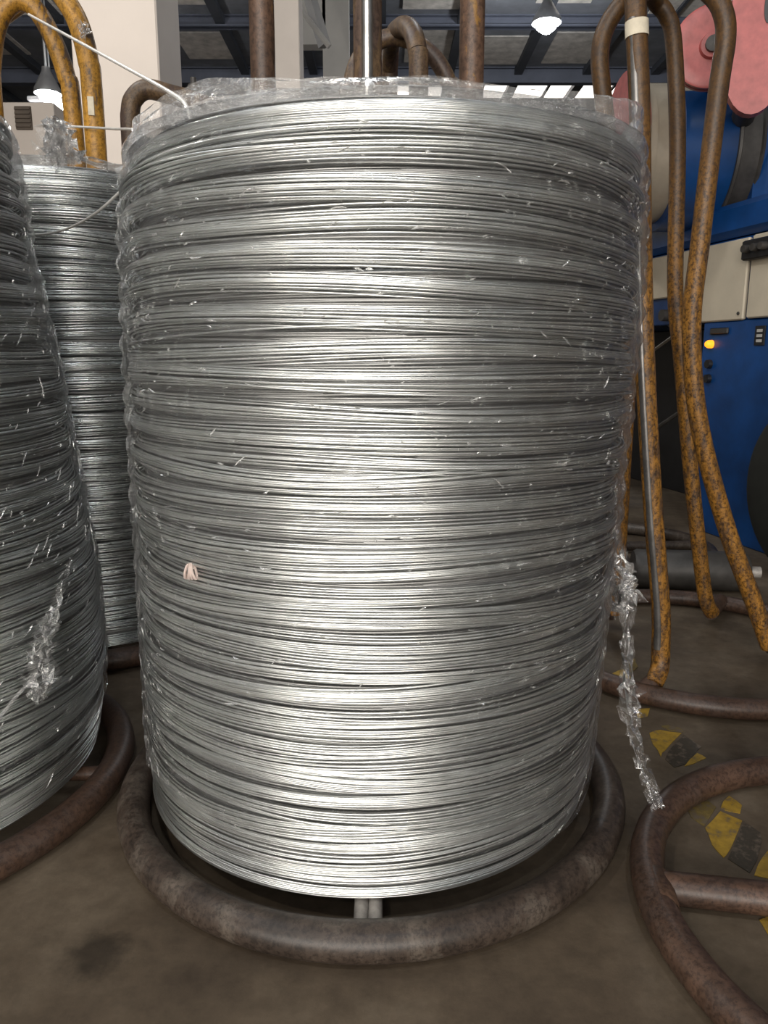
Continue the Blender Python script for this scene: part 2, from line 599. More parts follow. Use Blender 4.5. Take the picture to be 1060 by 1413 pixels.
bay_lamp(2.16, 11.3, 5.20, 'lit round roof lamp hanging above the bright roof windows', None, 130, 0.155)
bay_lamp(-4.14, 10.3, 4.03, 'lit roof lamp seen through the yellow arch, above the pale cabin', None, 90, 0.13)
for lx, ly, lp in ((-3.0, -1.5, 150), (0.3, -1.8, 150), (3.4, -1.4, 35), (-1.6, -4.6, 120), (-3.2, 3.6, 110), (1.0, 4.6, 60)):
    l = bpy.data.lights.new('bay_lamp_light', 'POINT')
    l.energy, l.color, l.shadow_soft_size = lp, ((1.0, 0.96, 0.9) if lx < 0 else (0.85, 0.93, 1.0)), 0.13
    o = bpy.data.objects.new('bay_lamp_light', l)
    S.collection.objects.link(o)
    o.location = (lx, ly, 5.2)
t = thing('tube_lamp', (-4.33, 10.9, 4.1), 'lit white tube lamp just under the round lamp in the yellow arch', 'lamp')
MB().tube([(-4.62, 10.9, 4.06), (-4.06, 10.9, 4.06)], 0.045, 10).build('tube', M['tube_lamp'], t)
MB().box((-4.34, 10.9, 4.15), (0.60, 0.12, 0.06), bev=0.01).build('housing', M['lamp_body'], t, False)
MB().tube([(-4.34, 10.9, 4.17), (-4.34, 10.9, 5.91)], 0.012, 6).build('rod', M['lamp_body'], t)


# ------------------------------------------------------------------ wire coils
def strands(cx, cy, R_of, tracks, rad, seg, sides, lean):
    """tracks: list of functions th -> (r offset, z); every strand a closed thin tube; one mesh"""
    th = np.linspace(0, 2 * PI, seg, endpoint=False)
    ct, st = np.cos(th), np.sin(th)
    ph = np.linspace(0, 2 * PI, sides, endpoint=False)
    V, F = [], []
    i0 = np.arange(seg)
    i1 = (i0 + 1) % seg
    k0 = np.arange(sides)
    k1 = (k0 + 1) % sides
    quad = np.stack([(i0[:, None] * sides + k0), (i1[:, None] * sides + k0), (i1[:, None] * sides + k1), (i0[:, None] * sides + k1)], -1).reshape(-1, 4)
    n = 0
    for fn in tracks:
        dr, z = fn(th)
        r = R_of(z) + dr
        rr = r[:, None] + rad * np.cos(ph)[None, :]
        zz = z[:, None] + rad * np.sin(ph)[None, :]
        x = cx + lean * zz + rr * ct[:, None]
        y = cy + rr * st[:, None]
        V.append(np.stack([x, y, zz], -1).reshape(-1, 3))
        F.append(quad + n)
        n += seg * sides
    return np.concatenate(V), np.concatenate(F)


def harm(kmax, amp):
    a = rng.normal(0, amp, kmax) / np.arange(1, kmax + 1) ** 0.7
    p = rng.uniform(0, 2 * PI, kmax)
    return lambda th: sum(a[k] * np.sin((k + 1) * th + p[k]) for k in range(kmax))


def make_coil(root, cx, cy, z0, z1, R_of, mat, lap_h, per_lap, tilt, tilt_ph, rad, seg, sides, lean=0.0, wild=0.05, depth=1.0):
    """laps of wire from bottom to top: each lap one mesh of its strands"""
    z = z0 + rad
    n_laps = 0
    while z < z1 - 0.012:
        u = (z - z0) / (z1 - z0)
        h = lap_h(u) * rng.uniform(0.8, 1.22)
        n = max(3, int(round(per_lap * h / lap_h(0.5) * (lap_h(0.5) / lap_h(u)) ** 0.25)))
        zc = min(z + h / 2, z1 - h / 2)
        zc = max(zc, z0 + h / 2 + 0.004)
        edge = min(1.0, (zc - z0 - h / 2) / 0.03, (z1 - zc - h / 2) / 0.05)   # keep the ends flat
        edge = max(0.0, edge)
        t_amp = tilt(u) * edge
        lapz = harm(4, 0.0052 * edge)
        lapr = harm(4, 0.0016 + 0.0030 * u)
        sq = harm(3, 0.16)
        tracks = []
        for j in range(n):
            s = (j + 0.5) / n * 2 - 1
            own = harm(4, 0.0013 * edge)
            ownr = harm(4, 0.0006)
            bul = depth * (0.0035 + 0.021 * u ** 1.3)
            jump = edge * (rng.uniform(0.010, 0.024) * (1 if rng.random() < 0.5 else -1) if rng.random() < wild else 0.0)
            jp, jw = rng.uniform(0, 2 * PI), rng.uniform(0.5, 1.2)

            def fn(th, s=s, own=own, ownr=ownr, bul=bul, jump=jump, jp=jp, jw=jw):
                k = 1 + sq(th)
                g = np.exp(-((np.angle(np.exp(1j * (th - jp)))) / jw) ** 2)
                zz = zc + t_amp * np.sin(th - tilt_ph) + lapz(th) + own(th) + s * h * (0.5 - 0.075 * u) * k + jump * g
                dr = bul * (1 - (abs(s)) ** 2.2) - bul + lapr(th) + ownr(th) + (0.0018 * g if jump else 0)
                return dr, np.clip(zz, z0 + rad, z1)
            tracks.append(fn)
        V, F = strands(cx, cy, R_of, tracks, rad, seg, sides, lean)
        mesh_obj('wire_lap', V, F, mat, root)
        n_laps += 1
        z += h
    # the deeper layer, its colour darkened to paint shade into the gaps
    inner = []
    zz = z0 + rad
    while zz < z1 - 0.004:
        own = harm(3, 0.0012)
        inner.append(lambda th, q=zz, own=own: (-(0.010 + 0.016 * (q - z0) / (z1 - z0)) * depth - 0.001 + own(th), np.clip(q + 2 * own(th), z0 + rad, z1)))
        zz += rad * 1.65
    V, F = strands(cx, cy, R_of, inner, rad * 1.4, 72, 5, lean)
    o = mesh_obj('inner_turns', V, F, M['wire_inner_dark'], root)
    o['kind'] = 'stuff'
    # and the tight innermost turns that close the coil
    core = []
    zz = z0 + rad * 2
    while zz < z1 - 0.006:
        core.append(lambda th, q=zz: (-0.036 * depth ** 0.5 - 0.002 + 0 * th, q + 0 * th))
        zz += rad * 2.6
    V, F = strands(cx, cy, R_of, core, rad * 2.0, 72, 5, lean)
    o = mesh_obj('core_turns', V, F, M['wire_inner_dark'], root)
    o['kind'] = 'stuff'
    return n_laps


def film_shell(root, cx, cy, zlo, ztop, R_of, lean, over, seg=300, rows=190, name='plastic_film', lump=0.006, wave=16, mat='film'):
    """thin wrap hugging the coil, gathered in a crumpled ruff over its top edge"""
    th = np.linspace(0, 2 * PI, seg, endpoint=False)
    r_noise = [harm(22, 0.0016) for _ in range(14)]
    top_n = [harm(26, 0.011) for _ in range(6)]
    V = []
    n_over = 16
    for i in range(rows + n_over):
        if i < rows:
            u = i / (rows - 1)
            low = zlo + 0.02 * np.sin(5 * th + 1) + 0.03 * np.sin(2 * th)
            z = low + (ztop - low) * u
            R = R_of(np.minimum(z, ztop - 0.01))
            a = u * 12.99
            k = int(a)
            f = a - k
            nz = r_noise[k](th) * (1 - f) + r_noise[k + 1](th) * f
            sc = lump * np.sin(z * 2 * PI / 0.042 + 0.8 * np.sin(th * 2)) * 0.5
            r = R + 0.0085 + sc * min(1, 0.3 + u) + np.abs(nz) * (0.6 + 0.8 * u)
        else:
            v = (i - rows + 1) / n_over
            a = v * 4.99
            k = int(a)
            f = a - k
            nz = top_n[k](th) * (1 - f) + top_n[k + 1](th) * f
            r = R_of(ztop - 0.01) + 0.006 - over * (v ** 1.3) + 0.6 * nz * v
            z = ztop + 0.012 * np.sin(PI * min(1, v * 1.4)) + np.abs(nz) * 0.8 * min(1, 3 * v) - 0.03 * v
        V.append(np.stack([cx + lean * z + r * np.cos(th), cy + r * np.sin(th), z * np.ones_like(th)], -1))
    nr = len(V)
    i0 = np.arange(seg)
    i1 = (i0 + 1) % seg
    F = np.concatenate([np.stack([k * seg + i0, k * seg + i1, (k + 1) * seg + i1, (k + 1) * seg + i0], -1) for k in range(nr - 1)])
    return mesh_obj(name, np.concatenate(V), F, M[mat], root)


def crumple(name, path, widths, mat, root, n_across=14, amp=0.02, seed=1, norm=(0, -1, 0)):
    """a bunched strip of film along a path, folded into random pleats"""
    r = np.random.default_rng(seed)
    P = curve(path, 9)
    W = np.interp(np.linspace(0, 1, len(P)), np.linspace(0, 1, len(widths)), widths)
    V, m = [], n_across
    off = r.normal(0, 1, (len(P), m))
    for _ in range(1):
        off[1:-1] = (off[:-2] + off[1:-1] * 2 + off[2:]) / 3
    nn = Vector(norm).normalized()
    for i, p in enumerate(P):
        t = (P[min(i + 1, len(P) - 1)] - P[max(i - 1, 0)]).normalized()
        side = t.cross(nn).normalized()
        for k in range(m):
            s = k / (m - 1) - 0.5
            fold = amp * off[i, k] * min(1, W[i] / 0.03)
            q = p + side * (W[i] * (s + 0.18 * r.normal())) + nn * (abs(fold) + 0.25 * W[i] * math.sin(s * 9 + i * 0.4)) + t * (0.25 * W[i] * r.normal())
            V.append(tuple(q))
    F = [[i * m + k, i * m + k + 1, (i + 1) * m + k + 1, (i + 1) * m + k] for i in range(len(P) - 1) for k in range(m - 1)]
    return mesh_obj(name, V, F, mat, root, smooth=False)


def glint_creases(root, cx, cy, R_of, lean, n, zlo, zhi, a0, a1, seed, slant=0.5, lmax=0.05, off=0.0095, spread=0.5):
    """sharp little whitish folds proud of the wrap, added as its glints"""
    g = np.random.default_rng(seed)
    V, F = [], []
    for _ in range(n):
        a, z = g.uniform(a0, a1), zlo + (zhi - zlo) * g.beta(1.5, 1.0)
        L = 0.006 + (lmax - 0.006) * g.random() ** 3
        sl = g.normal(slant, spread)
        wd = g.uniform(0.0006, 0.0016)
        bend = g.normal(0, 0.25)
        b0 = len(V)
        m = 5
        for i in range(m):
            q = i / (m - 1) - 0.5
            da = L * q * math.cos(sl) / 0.44
            zz = z + L * q * math.sin(sl) + bend * L * q * q
            tp = (1 - (2 * abs(q)) ** 2) + 0.06
            R = float(R_of(zz)) + off
            for k, h in ((-1, 0.0), (0, 0.0022 * tp), (1, 0.0)):
                zq = zz + k * wd * tp
                rr = R + h
                V.append((cx + lean * zq + rr * math.cos(a + da), cy + rr * math.sin(a + da), zq))
        for i in range(m - 1):
            for k in (0, 1):
                F.append([b0 + i * 3 + k, b0 + i * 3 + k + 1, b0 + i * 3 + k + 4, b0 + i * 3 + k + 3])
    o = mesh_obj('film_glint_creases', V, F, M['glint_crease'], root, smooth=False)
    o['kind'] = 'stuff'
    return o


# --- the big coil in front
CX, CY = -0.030, 1.450
LEAN = 0.027


def R_main(z):
    z = np.asarray(z, dtype=float)
    return np.interp(z, [0.0, 0.055, 0.12, 0.35, 0.7, 0.95, 1.08, 1.15, 1.18], [0.415, 0.422, 0.430, 0.435, 0.442, 0.445, 0.443, 0.436, 0.428])


coil = thing('wire_coil', (CX, CY, 0.055), 'large silver galvanised wire coil in front, wrapped in clear film', 'wire coil')
make_coil(coil, CX, CY, 0.055, 1.192, R_main, M['wire'], lambda u: 0.024 + 0.022 * u ** 1.5, 9.5,
          lambda u: 0.002 + 0.015 * u, 2.4, 0.00172, 150, 6, LEAN, 0.07)
film_shell(coil, CX, CY, 0.12, 1.190, R_main, LEAN, 0.11)
glint_creases(coil, CX, CY, R_main, LEAN, 1100, 0.3, 1.16, 0, 2 * PI, 31, 0.12, 0.030, 0.0085, 0.28)
# loose ruff of film standing above the top edge
V, seg = [], 260
hn = [harm(24, 0.012) for _ in range(5)]
for i in range(9):
    v = i / 8
    th = np.linspace(PI * 0.98, PI * 2.06, seg)
    r = R_main(1.17) + 0.006 - 0.015 * v + 0.35 * hn[i % 5](th) * v
    z = 1.178 + 0.024 * v + np.abs(hn[(i + 2) % 5](th)) * 0.5 * v + 0.02 * v * np.exp(-((th - 4.1) / 0.3) ** 2) + v * (0.065 * np.exp(-((th - 6.15) / 0.55) ** 2) + 0.045 * np.exp(-((th - 3.2) / 0.45) ** 2))
    V.append(np.stack([CX + LEAN * z + r * np.cos(th), CY + r * np.sin(th), z], -1))
i0 = np.arange(seg - 1)
F = np.concatenate([np.stack([k * seg + i0, k * seg + i0 + 1, (k + 1) * seg + i0 + 1, (k + 1) * seg + i0], -1) for k in range(8)])
mesh_obj('film_ruff', np.concatenate(V), F, M['film_loose'], coil)
# film torn loose down the right side, its tail hanging over the ring
crumple('film_tail', [(0.432, 1.40, 0.56), (0.445, 1.37, 0.46), (0.44, 1.33, 0.38), (0.435, 1.29, 0.28), (0.448, 1.27, 0.20), (0.462, 1.235, 0.14), (0.470, 1.20, 0.105)],
        [0.008, 0.03, 0.016, 0.032, 0.026, 0.02, 0.028], M['film_tail'], coil, 9, 0.012, 3, (0.3, -1, 0.2))
crumple('film_tuft', [(0.432, 1.45, 0.50), (0.462, 1.46, 0.43), (0.475, 1.46, 0.37)], [0.01, 0.055, 0.03], M['film_tail'], coil, 9, 0.02, 9, (0.2, -1, 0.2))
# bare wire end running from the top of the coil to the yellow stand
MB().tube(curve([(-0.325, 1.37, 1.185), (-0.325, 1.405, 1.235), (-0.350, 1.475, 1.303), (-0.40, 1.56, 1.352), (-0.54, 1.752, 1.459), (-0.68, 1.942, 1.565), (-0.98, 2.35, 1.792)], 8), 0.0036, 8).build('wire_end', M['wire_end'], coil)
# thin paper tape bound round a few strands
tape_t = [3.14 + 0.89 + 0.014 * k for k in range(6)]
mb = MB()
for k in range(4):
    a = 4.02 + 0.011 * k + 0.004 * (k % 2)
    cpt = Vector((CX + LEAN * 0.55 + (R_main(0.55) + 0.001) * math.cos(a), CY + (R_main(0.55) + 0.001) * math.sin(a), 0.553 + 0.001 * k))
    er = Vector((math.cos(a), math.sin(a), 0))
    et = Vector((-math.sin(a), math.cos(a), 0))
    pts = [cpt + er * (0.0038 * math.cos(q) - 0.001) + Vector((0, 0, 1)) * (0.0115 * math.sin(q)) + et * (0.004 * math.sin(q + k)) for q in (2 * PI * i / 14 for i in range(14))]
    mb.tube(pts, [0.0022] * 14, 6, True)
mb.build('tape_tie', M['paper'], coil)

# --- the coil behind it on the left
C2X, C2Y = -0.95, 2.45


def R_two(z):
    return np.interp(np.asarray(z, dtype=float), [0.05, 0.2, 0.6, 1.0, 1.3, 1.36], [0.43, 0.43, 0.43, 0.43, 0.425, 0.415])


coil2 = thing('wire_coil', (C2X, C2Y, 0.055), 'film-wrapped wire coil standing behind the other two, round the yellow arch', 'wire coil')
make_coil(coil2, C2X, C2Y, 0.055, 1.345, R_two, M['wire_back'], lambda u: 0.040 + 0.006 * u, 8.5, lambda u: 0.012, 3.6, 0.0024, 96, 6, 0.0, 0.07, 1.9)
film_shell(coil2, C2X, C2Y, 0.3, 1.352, R_two, 0.0, 0.10, 200, 120)
glint_creases(coil2, C2X, C2Y, R_two, 0.0, 900, 0.4, 1.34, 0, 2 * PI, 32, 0.1, 0.035, 0.0095, 0.3)
crumple('film_tuft', [(-0.80, 2.03, 1.345), (-0.79, 2.02, 1.395), (-0.80, 2.03, 1.43)], [0.09, 0.06, 0.03], M['film_loose'], coil2, 12, 0.02, 5)
crumple('film_tuft', [(-0.98, 2.02, 1.345), (-0.99, 2.02, 1.375), (-1.0, 2.03, 1.40)], [0.12, 0.08, 0.03], M['film_loose'], coil2, 12, 0.02, 6)
crumple('film_tuft', [(-0.64, 2.15, 1.34), (-0.62, 2.14, 1.39), (-0.61, 2.15, 1.42)], [0.10, 0.07, 0.03], M['film_loose'], coil2, 12, 0.02, 7)
MB().tube(curve([(-0.93, 2.013, 1.165), (-0.80, 1.97, 1.165), (-0.66, 1.86, 1.19), (-0.53, 1.80, 1.27)], 8), 0.0030, 8).build('wire_end', M['wire_end'], coil2)
MB().tube(curve([(-0.96, 2.33, 1.505), (-0.85, 2.30, 1.492), (-0.72, 2.2, 1.46), (-0.62, 2.07, 1.42), (-0.57, 2.04, 1.37)], 8), 0.0032, 8).build('wire_end', M['wire_end'], coil2)

# --- the coil at the left edge, near the camera
C3X, C3Y = -1.035, 1.425


def R_three(z):
    return np.interp(np.asarray(z, dtype=float), [0.05, 0.12, 0.25, 0.45, 0.6, 0.88, 1.0, 1.06, 1.25, 1.30],
                     [0.425, 0.44, 0.452, 0.448, 0.432, 0.402, 0.385, 0.372, 0.362, 0.345])


coil3 = thing('wire_coil', (C3X, C3Y, 0.055), 'cone-shaped grey wire coil at the left edge with film gathered in a tuft', 'wire coil')
make_coil(coil3, C3X, C3Y, 0.055, 1.285, R_three, M['wire_left'], lambda u: 0.021 + 0.026 * u ** 1.5, 8.5,
          lambda u: 0.012, 0.6, 0.0019, 120, 6, 0.0, 0.09)
film_shell(coil3, C3X, C3Y, 0.14, 1.285, R_three, 0.0, 0.12, 240, 150, lump=0.007)
glint_creases(coil3, C3X, C3Y, R_three, 0.0, 2000, 0.1, 1.27, 0, 2 * PI, 33, 0.75, 0.05, 0.0095, 0.35)
crumple('film_tuft', [(-0.577, 1.372, 0.505), (-0.583, 1.30, 0.437), (-0.592, 1.262, 0.389), (-0.598, 1.246, 0.32), (-0.600, 1.240, 0.28)], [0.004, 0.016, 0.034, 0.045, 0.010], M['film_tail'], coil3, 9, 0.014, 11, (0.5, -0.8, 0.1))
mb = MB().tube(curve([(-0.597, 1.248, 0.33), (-0.616, 1.210, 0.312), (-0.634, 1.180, 0.287), (-0.656, 1.146, 0.259), (-0.70, 1.10, 0.22)], 8), 0.003, 6)
mb.build('film_strand', M['film_loose'], coil3)
V, seg = [], 160
for i in range(9):
    v = i / 8
    th = np.linspace(-PI * 0.75, PI * 0.35, seg)
    r = R_three(1.28) + 0.008 - 0.12 * v + 0.35 * hn[i % 5](th) * v
    z = 1.275 + 0.10 * v + np.abs(hn[(i + 2) % 5](th)) * 1.2 * v
    V.append(np.stack([C3X + r * np.cos(th), C3Y + r * np.sin(th), z], -1))
i0 = np.arange(seg - 1)
F = np.concatenate([np.stack([k * seg + i0, k * seg + i0 + 1, (k + 1) * seg + i0 + 1, (k + 1) * seg + i0], -1) for k in range(8)])
mesh_obj('film_ruff', np.concatenate(V), F, M['film_loose'], coil3)


# ------------------------------------------------------------------ pipe stands that carry the coils
def ring_part(root, cx, cy, R, r, mat, wob=0.0):
    return MB().tube(circle(cx, cy, r + 0.002, R, 120, wob), r, 16, True).build('base_ring', mat, root)


def hoop(root, pts, r, mat, n=9):
    return MB().tube(curve(pts, n), r, 14).build('hoop', mat, root)


def spoke(root, a, b, r, mat):
    return MB().tube([a, b], r, 12).build('spoke', mat, root)


def arch_pts(foot_a, foot_b, za, ztop, bulge=0.0):
    """legs from two feet, rising to a round arch"""
    a, b = Vector(foot_a), Vector(foot_b)
    out = [a, Vector((a.x, a.y, za)) + (b - a) * 0.02]
    out += [Vector((a.x, a.y, ztop - 0.19)) + (b - a) * 0.03]
    for k in range(1, 8):
        t = k / 8
        p = a.lerp(b, 0.5 - 0.47 * math.cos(PI * t))
        out.append(Vector((p.x, p.y, ztop - 0.19 + 0.19 * math.sin(PI * t))))
    out += [Vector((b.x, b.y, ztop - 0.19)) + (a - b) * 0.03, Vector((b.x, b.y, za)) + (a - b) * 0.02, b]
    return out


# stand under the big coil
st = thing('coil_stand', (-0.025, 1.445, 0), 'dark steel pipe ring stand carrying the big front coil', 'coil stand')
ring_part(st, -0.025, 1.445, 0.470, 0.030, M['ring'], 0.002)
for a in (0, PI / 2, PI):
    spoke(st, (-0.025 + 0.452 * math.cos(a), 1.445 + 0.452 * math.sin(a), 0.036), (-0.025 + 0.19 * math.cos(a), 1.445 + 0.19 * math.sin(a), 0.036), 0.017, M['ring'])
for dx in (-0.0105, 0.0105):
    spoke(st, (-0.024 + dx, 0.985, 0.042), (-0.024 + dx, 1.26, 0.040), 0.0112, M['spoke'])
hoop(st, arch_pts((-0.218, 1.45, 0.04), (0.160, 1.45, 0.04), 0.6, 1.92), 0.0215, M['ochre'])
hoop(st, arch_pts((-0.025, 1.26, 0.04), (-0.025, 1.64, 0.04), 0.6, 1.97), 0.0215, M['brown'])
mb = MB()  # leg worn to bare steel; the bright strip also models its lamp highlight
mb.tube([(-0.0245, 1.2385, 0.9), (-0.0245, 1.2385, 1.75)], 0.0085, 10)
mb.build('rubbed_strip', M['bare'], st)['label'] = 'bright rubbed steel strip standing in for a highlight'

# stand of the second coil
st = thing('coil_stand', (C2X, C2Y, 0), 'tall chipped yellow pipe arch rising out of the rear left coil', 'coil stand')
ring_part(st, C2X, C2Y, 0.455, 0.030, M['rust_ring'])
for a in (0.4, 0.4 + PI / 2, 0.4 + PI, 0.4 - PI / 2):
    spoke(st, (C2X + 0.44 * math.cos(a), C2Y + 0.44 * math.sin(a), 0.038), (C2X + 0.12 * math.cos(a), C2Y + 0.12 * math.sin(a), 0.038), 0.015, M['rust_ring'])
hoop(st, [(-0.905, 2.42, 0.04), (-0.905, 2.42, 0.8), (-0.905, 2.42, 1.55), (-0.916, 2.42, 1.66), (-0.945, 2.41, 1.76), (-0.985, 2.40, 1.83), (-1.035, 2.40, 1.845), (-1.085, 2.40, 1.80), (-1.115, 2.40, 1.70), (-1.125, 2.40, 1.55), (-1.13, 2.40, 0.8), (-1.13, 2.40, 0.04)], 0.026, M['yellow'])
hoop(st, [(-0.815, 2.33, 0.04), (-0.815, 2.33, 0.8), (-0.813, 2.33, 1.55), (-0.818, 2.33, 1.67), (-0.840, 2.335, 1.765), (-0.885, 2.36, 1.84), (-0.94, 2.42, 1.895), (-1.0, 2.49, 1.92), (-1.10, 2.57, 1.91), (-1.18, 2.56, 1.84), (-1.205, 2.55, 1.70), (-1.205, 2.55, 1.5), (-1.17, 2.55, 0.8), (-1.15, 2.55, 0.04)], 0.0285, M['yellow'])
crumple('film_scrap', [(-0.815, 2.295, 1.745), (-0.805, 2.295, 1.715)], [0.02, 0.03], M['film_loose'], st, 8, 0.01, 21)
MB().box((-0.808, 2.299, 1.545), (0.016, 0.004, 0.05), (1, 0.3, 0), (0, 1, 0)).build('label_scrap', M['tape'], st, False)

# stand under the left coil
st = thing('coil_stand', (C3X, C3Y, 0), 'rusty brown pipe ring stand carrying the cone-shaped left coil', 'coil stand')
ring_part(st, C3X, C3Y, 0.472, 0.029, M['rust_ring'], 0.002)
for a in (0, PI / 2, PI, -PI / 2):
    spoke(st, (C3X + 0.455 * math.cos(a), C3Y + 0.455 * math.sin(a), 0.038), (C3X + 0.17 * math.cos(a), C3Y + 0.17 * math.sin(a), 0.038), 0.015, M['rust_ring'])
hoop(st, arch_pts((C3X - 0.17, C3Y, 0.04), (C3X + 0.17, C3Y, 0.04), 0.6, 1.9), 0.0215, M['yellow'])
hoop(st, arch_pts((C3X, C3Y - 0.17, 0.04), (C3X, C3Y + 0.17, 0.04), 0.6, 1.945), 0.0215, M['yellow'])

# empty stand behind the big coil: crossed brown arches
st = thing('coil_stand', (0.05, 2.66, 0), 'empty brown pipe stand with rounded crossed arches behind the big coil', 'coil stand')
ring_part(st, 0.05, 2.66, 0.45, 0.029, M['brown'])
hoop(st, [(-0.13, 2.66, 0.04), (-0.125, 2.66, 0.9), (-0.12, 2.66, 1.62), (-0.105, 2.66, 1.72), (-0.07, 2.66, 1.80), (0.0, 2.66, 1.845), (0.07, 2.66, 1.845), (0.15, 2.66, 1.80), (0.205, 2.66, 1.72), (0.228, 2.66, 1.62), (0.235, 2.66, 0.9), (0.24, 2.66, 0.04)], 0.026, M['brown'])
hoop(st, [(0.108, 2.45, 0.04), (0.105, 2.45, 0.9), (0.101, 2.45, 1.65), (0.098, 2.46, 1.735), (0.085, 2.50, 1.80), (0.06, 2.58, 1.85), (0.03, 2.72, 1.875), (0.02, 2.83, 1.84), (0.018, 2.87, 1.70), (0.018, 2.88, 0.9), (0.018, 2.88, 0.04)], 0.029, M['brown'])
for a in (0, PI / 2, PI, -PI / 2):
    spoke(st, (0.05 + 0.435 * math.cos(a), 2.66 + 0.435 * math.sin(a), 0.03), (0.05 + 0.18 * math.cos(a), 2.66 + 0.18 * math.sin(a), 0.03), 0.016, M['brown'])

# elbow-topped brown stand in front of the white column
st = thing('coil_stand', (-0.80, 3.3, 0), 'dark brown square-shouldered pipe hoop standing before the white column', 'coil stand')
hoop(st, [(-0.985, 3.2, 0.03), (-0.982, 3.2, 0.9), (-0.980, 3.2, 1.66), (-0.975, 3.2, 1.79), (-0.955, 3.2, 1.84), (-0.905, 3.2, 1.868), (-0.82, 3.22, 1.855), (-0.72, 3.25, 1.835), (-0.64, 3.28, 1.80), (-0.60, 3.30, 1.71), (-0.59, 3.30, 0.9), (-0.59, 3.30, 0.03)], 0.036, M['brown'])
ring_part(st, -0.80, 3.42, 0.42, 0.028, M['brown'])
mb = MB().lathe((-0.735, 3.235, 1.875), (0, 0, 1), [(0, 0.0), (0, 0.022), (0.02, 0.022), (0.02, 0.012), (0.045, 0.012), (0.045, 0.0)], 10)
mb.build('bolt', M['guard'], st)

# empty orange stand on the right
st = thing('coil_stand', (0.93, 2.17, 0), 'tall empty orange-brown pipe stand on the right with splayed bent legs', 'coil stand')
ring_part(st, 0.93, 2.18, 0.448, 0.026, M['rust_ring'])
A = [(0.742, 2.38, 0.05), (0.745, 2.37, 0.20), (0.737, 2.35, 0.543), (0.727, 2.34, 0.977), (0.668, 2.33, 1.262), (0.612, 2.33, 1.572), (0.596, 2.33, 1.692), (0.617, 2.32, 1.768), (0.668, 2.28, 1.812)]
D = [(0.76, 2.15, 1.790), (0.802, 2.10, 1.742), (0.828, 2.08, 1.690), (0.839, 2.08, 1.630), (0.835, 2.09, 1.514), (0.824, 2.10, 1.167), (0.818, 2.10, 0.947), (0.857, 2.10, 0.698), (0.953, 2.10, 0.415), (1.056, 2.10, 0.182), (1.115, 2.10, 0.045)]
hoop(st, A + D, 0.0245, M['orange'])
B = [(0.690, 1.84, 0.045), (0.714, 1.87, 0.075), (0.717, 1.88, 0.13), (0.709, 1.88, 0.24), (0.671, 1.88, 0.5), (0.627, 1.88, 0.854), (0.600, 1.88, 1.136), (0.577, 1.88, 1.416), (0.560, 1.89, 1.60), (0.562, 1.93, 1.73), (0.60, 2.03, 1.815)]
Cc = [(0.67, 2.22, 1.845), (0.745, 2.36, 1.835), (0.788, 2.38, 1.805), (0.815, 2.38, 1.731), (0.846, 2.38, 1.465), (0.870, 2.38, 1.063), (0.905, 2.38, 0.85), (0.960, 2.38, 0.516), (1.022, 2.38, 0.187), (1.045, 2.38, 0.09), (1.075, 2.40, 0.045)]
hoop(st, B + Cc, 0.0235, M['orange'])
# side of the front leg worn to grey steel
off = Vector((-0.0105, -0.0105, 0))
mb = MB().tube([Vector(p) + off for p in curve(B[2:9], 6)], 0.0112, 10)
mb.build('rubbed_strip', M['grey_pipe'], st)['label'] = 'grey rubbed steel side of the front leg'
mb = MB().lathe((0.5615, 1.885, 1.580), (0.09, 0, -1), [(-0.016, 0.0235), (-0.016, 0.0255), (0.016, 0.0255), (0.016, 0.0235)], 18)
mb.build('tape_band', M['tape'], st)['label'] = 'cream tape band round the front leg'
spoke(st, (1.07, 2.40, 0.045), (1.165, 2.545, 0.04), 0.024, M['rust_ring'])
spoke(st, (0.69, 1.85, 0.044), (0.665, 1.835, 0.030), 0.024, M['rust_ring'])
spoke(st, (0.742, 2.375, 0.05), (0.60, 2.46, 0.03), 0.022, M['rust_ring'])
spoke(st, (1.11, 2.10, 0.048), (1.36, 2.08, 0.03), 0.022, M['rust_ring'])

# foreground stand on the right: only its base is in view
st = thing('coil_stand', (0.862, 1.015, 0), 'rusty foreground pipe base ring at the lower right, with a spoke', 'coil stand')
ring_part(st, 0.862, 1.015, 0.440, 0.0285, M['rust_ring'], 0.003)
for a in (2.955, 2.955 + PI / 2, 2.955 + PI, 2.955 - PI / 2):
    spoke(st, (0.862 + 0.44 * math.cos(a), 1.015 + 0.44 * math.sin(a), 0.03), (0.862 + 0.14 * math.cos(a), 1.015 + 0.14 * math.sin(a), 0.034), 0.026, M['rust_ring'])
MB().lathe((0.4335, 1.075, 0.0285), (0.19, 1, 0), [(-0.038, 0.0288), (-0.034, 0.0305), (0.034, 0.0305), (0.038, 0.0288)], 18).build('weld_collar', M['ochre'], st)
for k in range(2):
    a = 2.955 + k * PI / 2
    d = Vector((math.cos(a), math.sin(a), 0)) * 0.15
    c0 = Vector((0.862, 1.015, 0.034))
    pa, pb = c0 + d, c0 - d
    hoop(st, arch_pts(tuple(pa), tuple(pb), 0.6, 1.85 + 0.05 * k), 0.0235, M['orange'])

# two more base rings lying further back
st = thing('coil_stand', (1.02, 3.35, 0), 'low dark pipe ring on the far floor under the machine edge', 'coil stand')
ring_part(st, 1.02, 3.35, 0.42, 0.028, M['ring'])
spoke(st, (0.62, 3.32, 0.03), (1.42, 3.38, 0.03), 0.022, M['ring'])
spoke(st, (1.0, 2.96, 0.03), (1.04, 3.74, 0.03), 0.022, M['ring'])

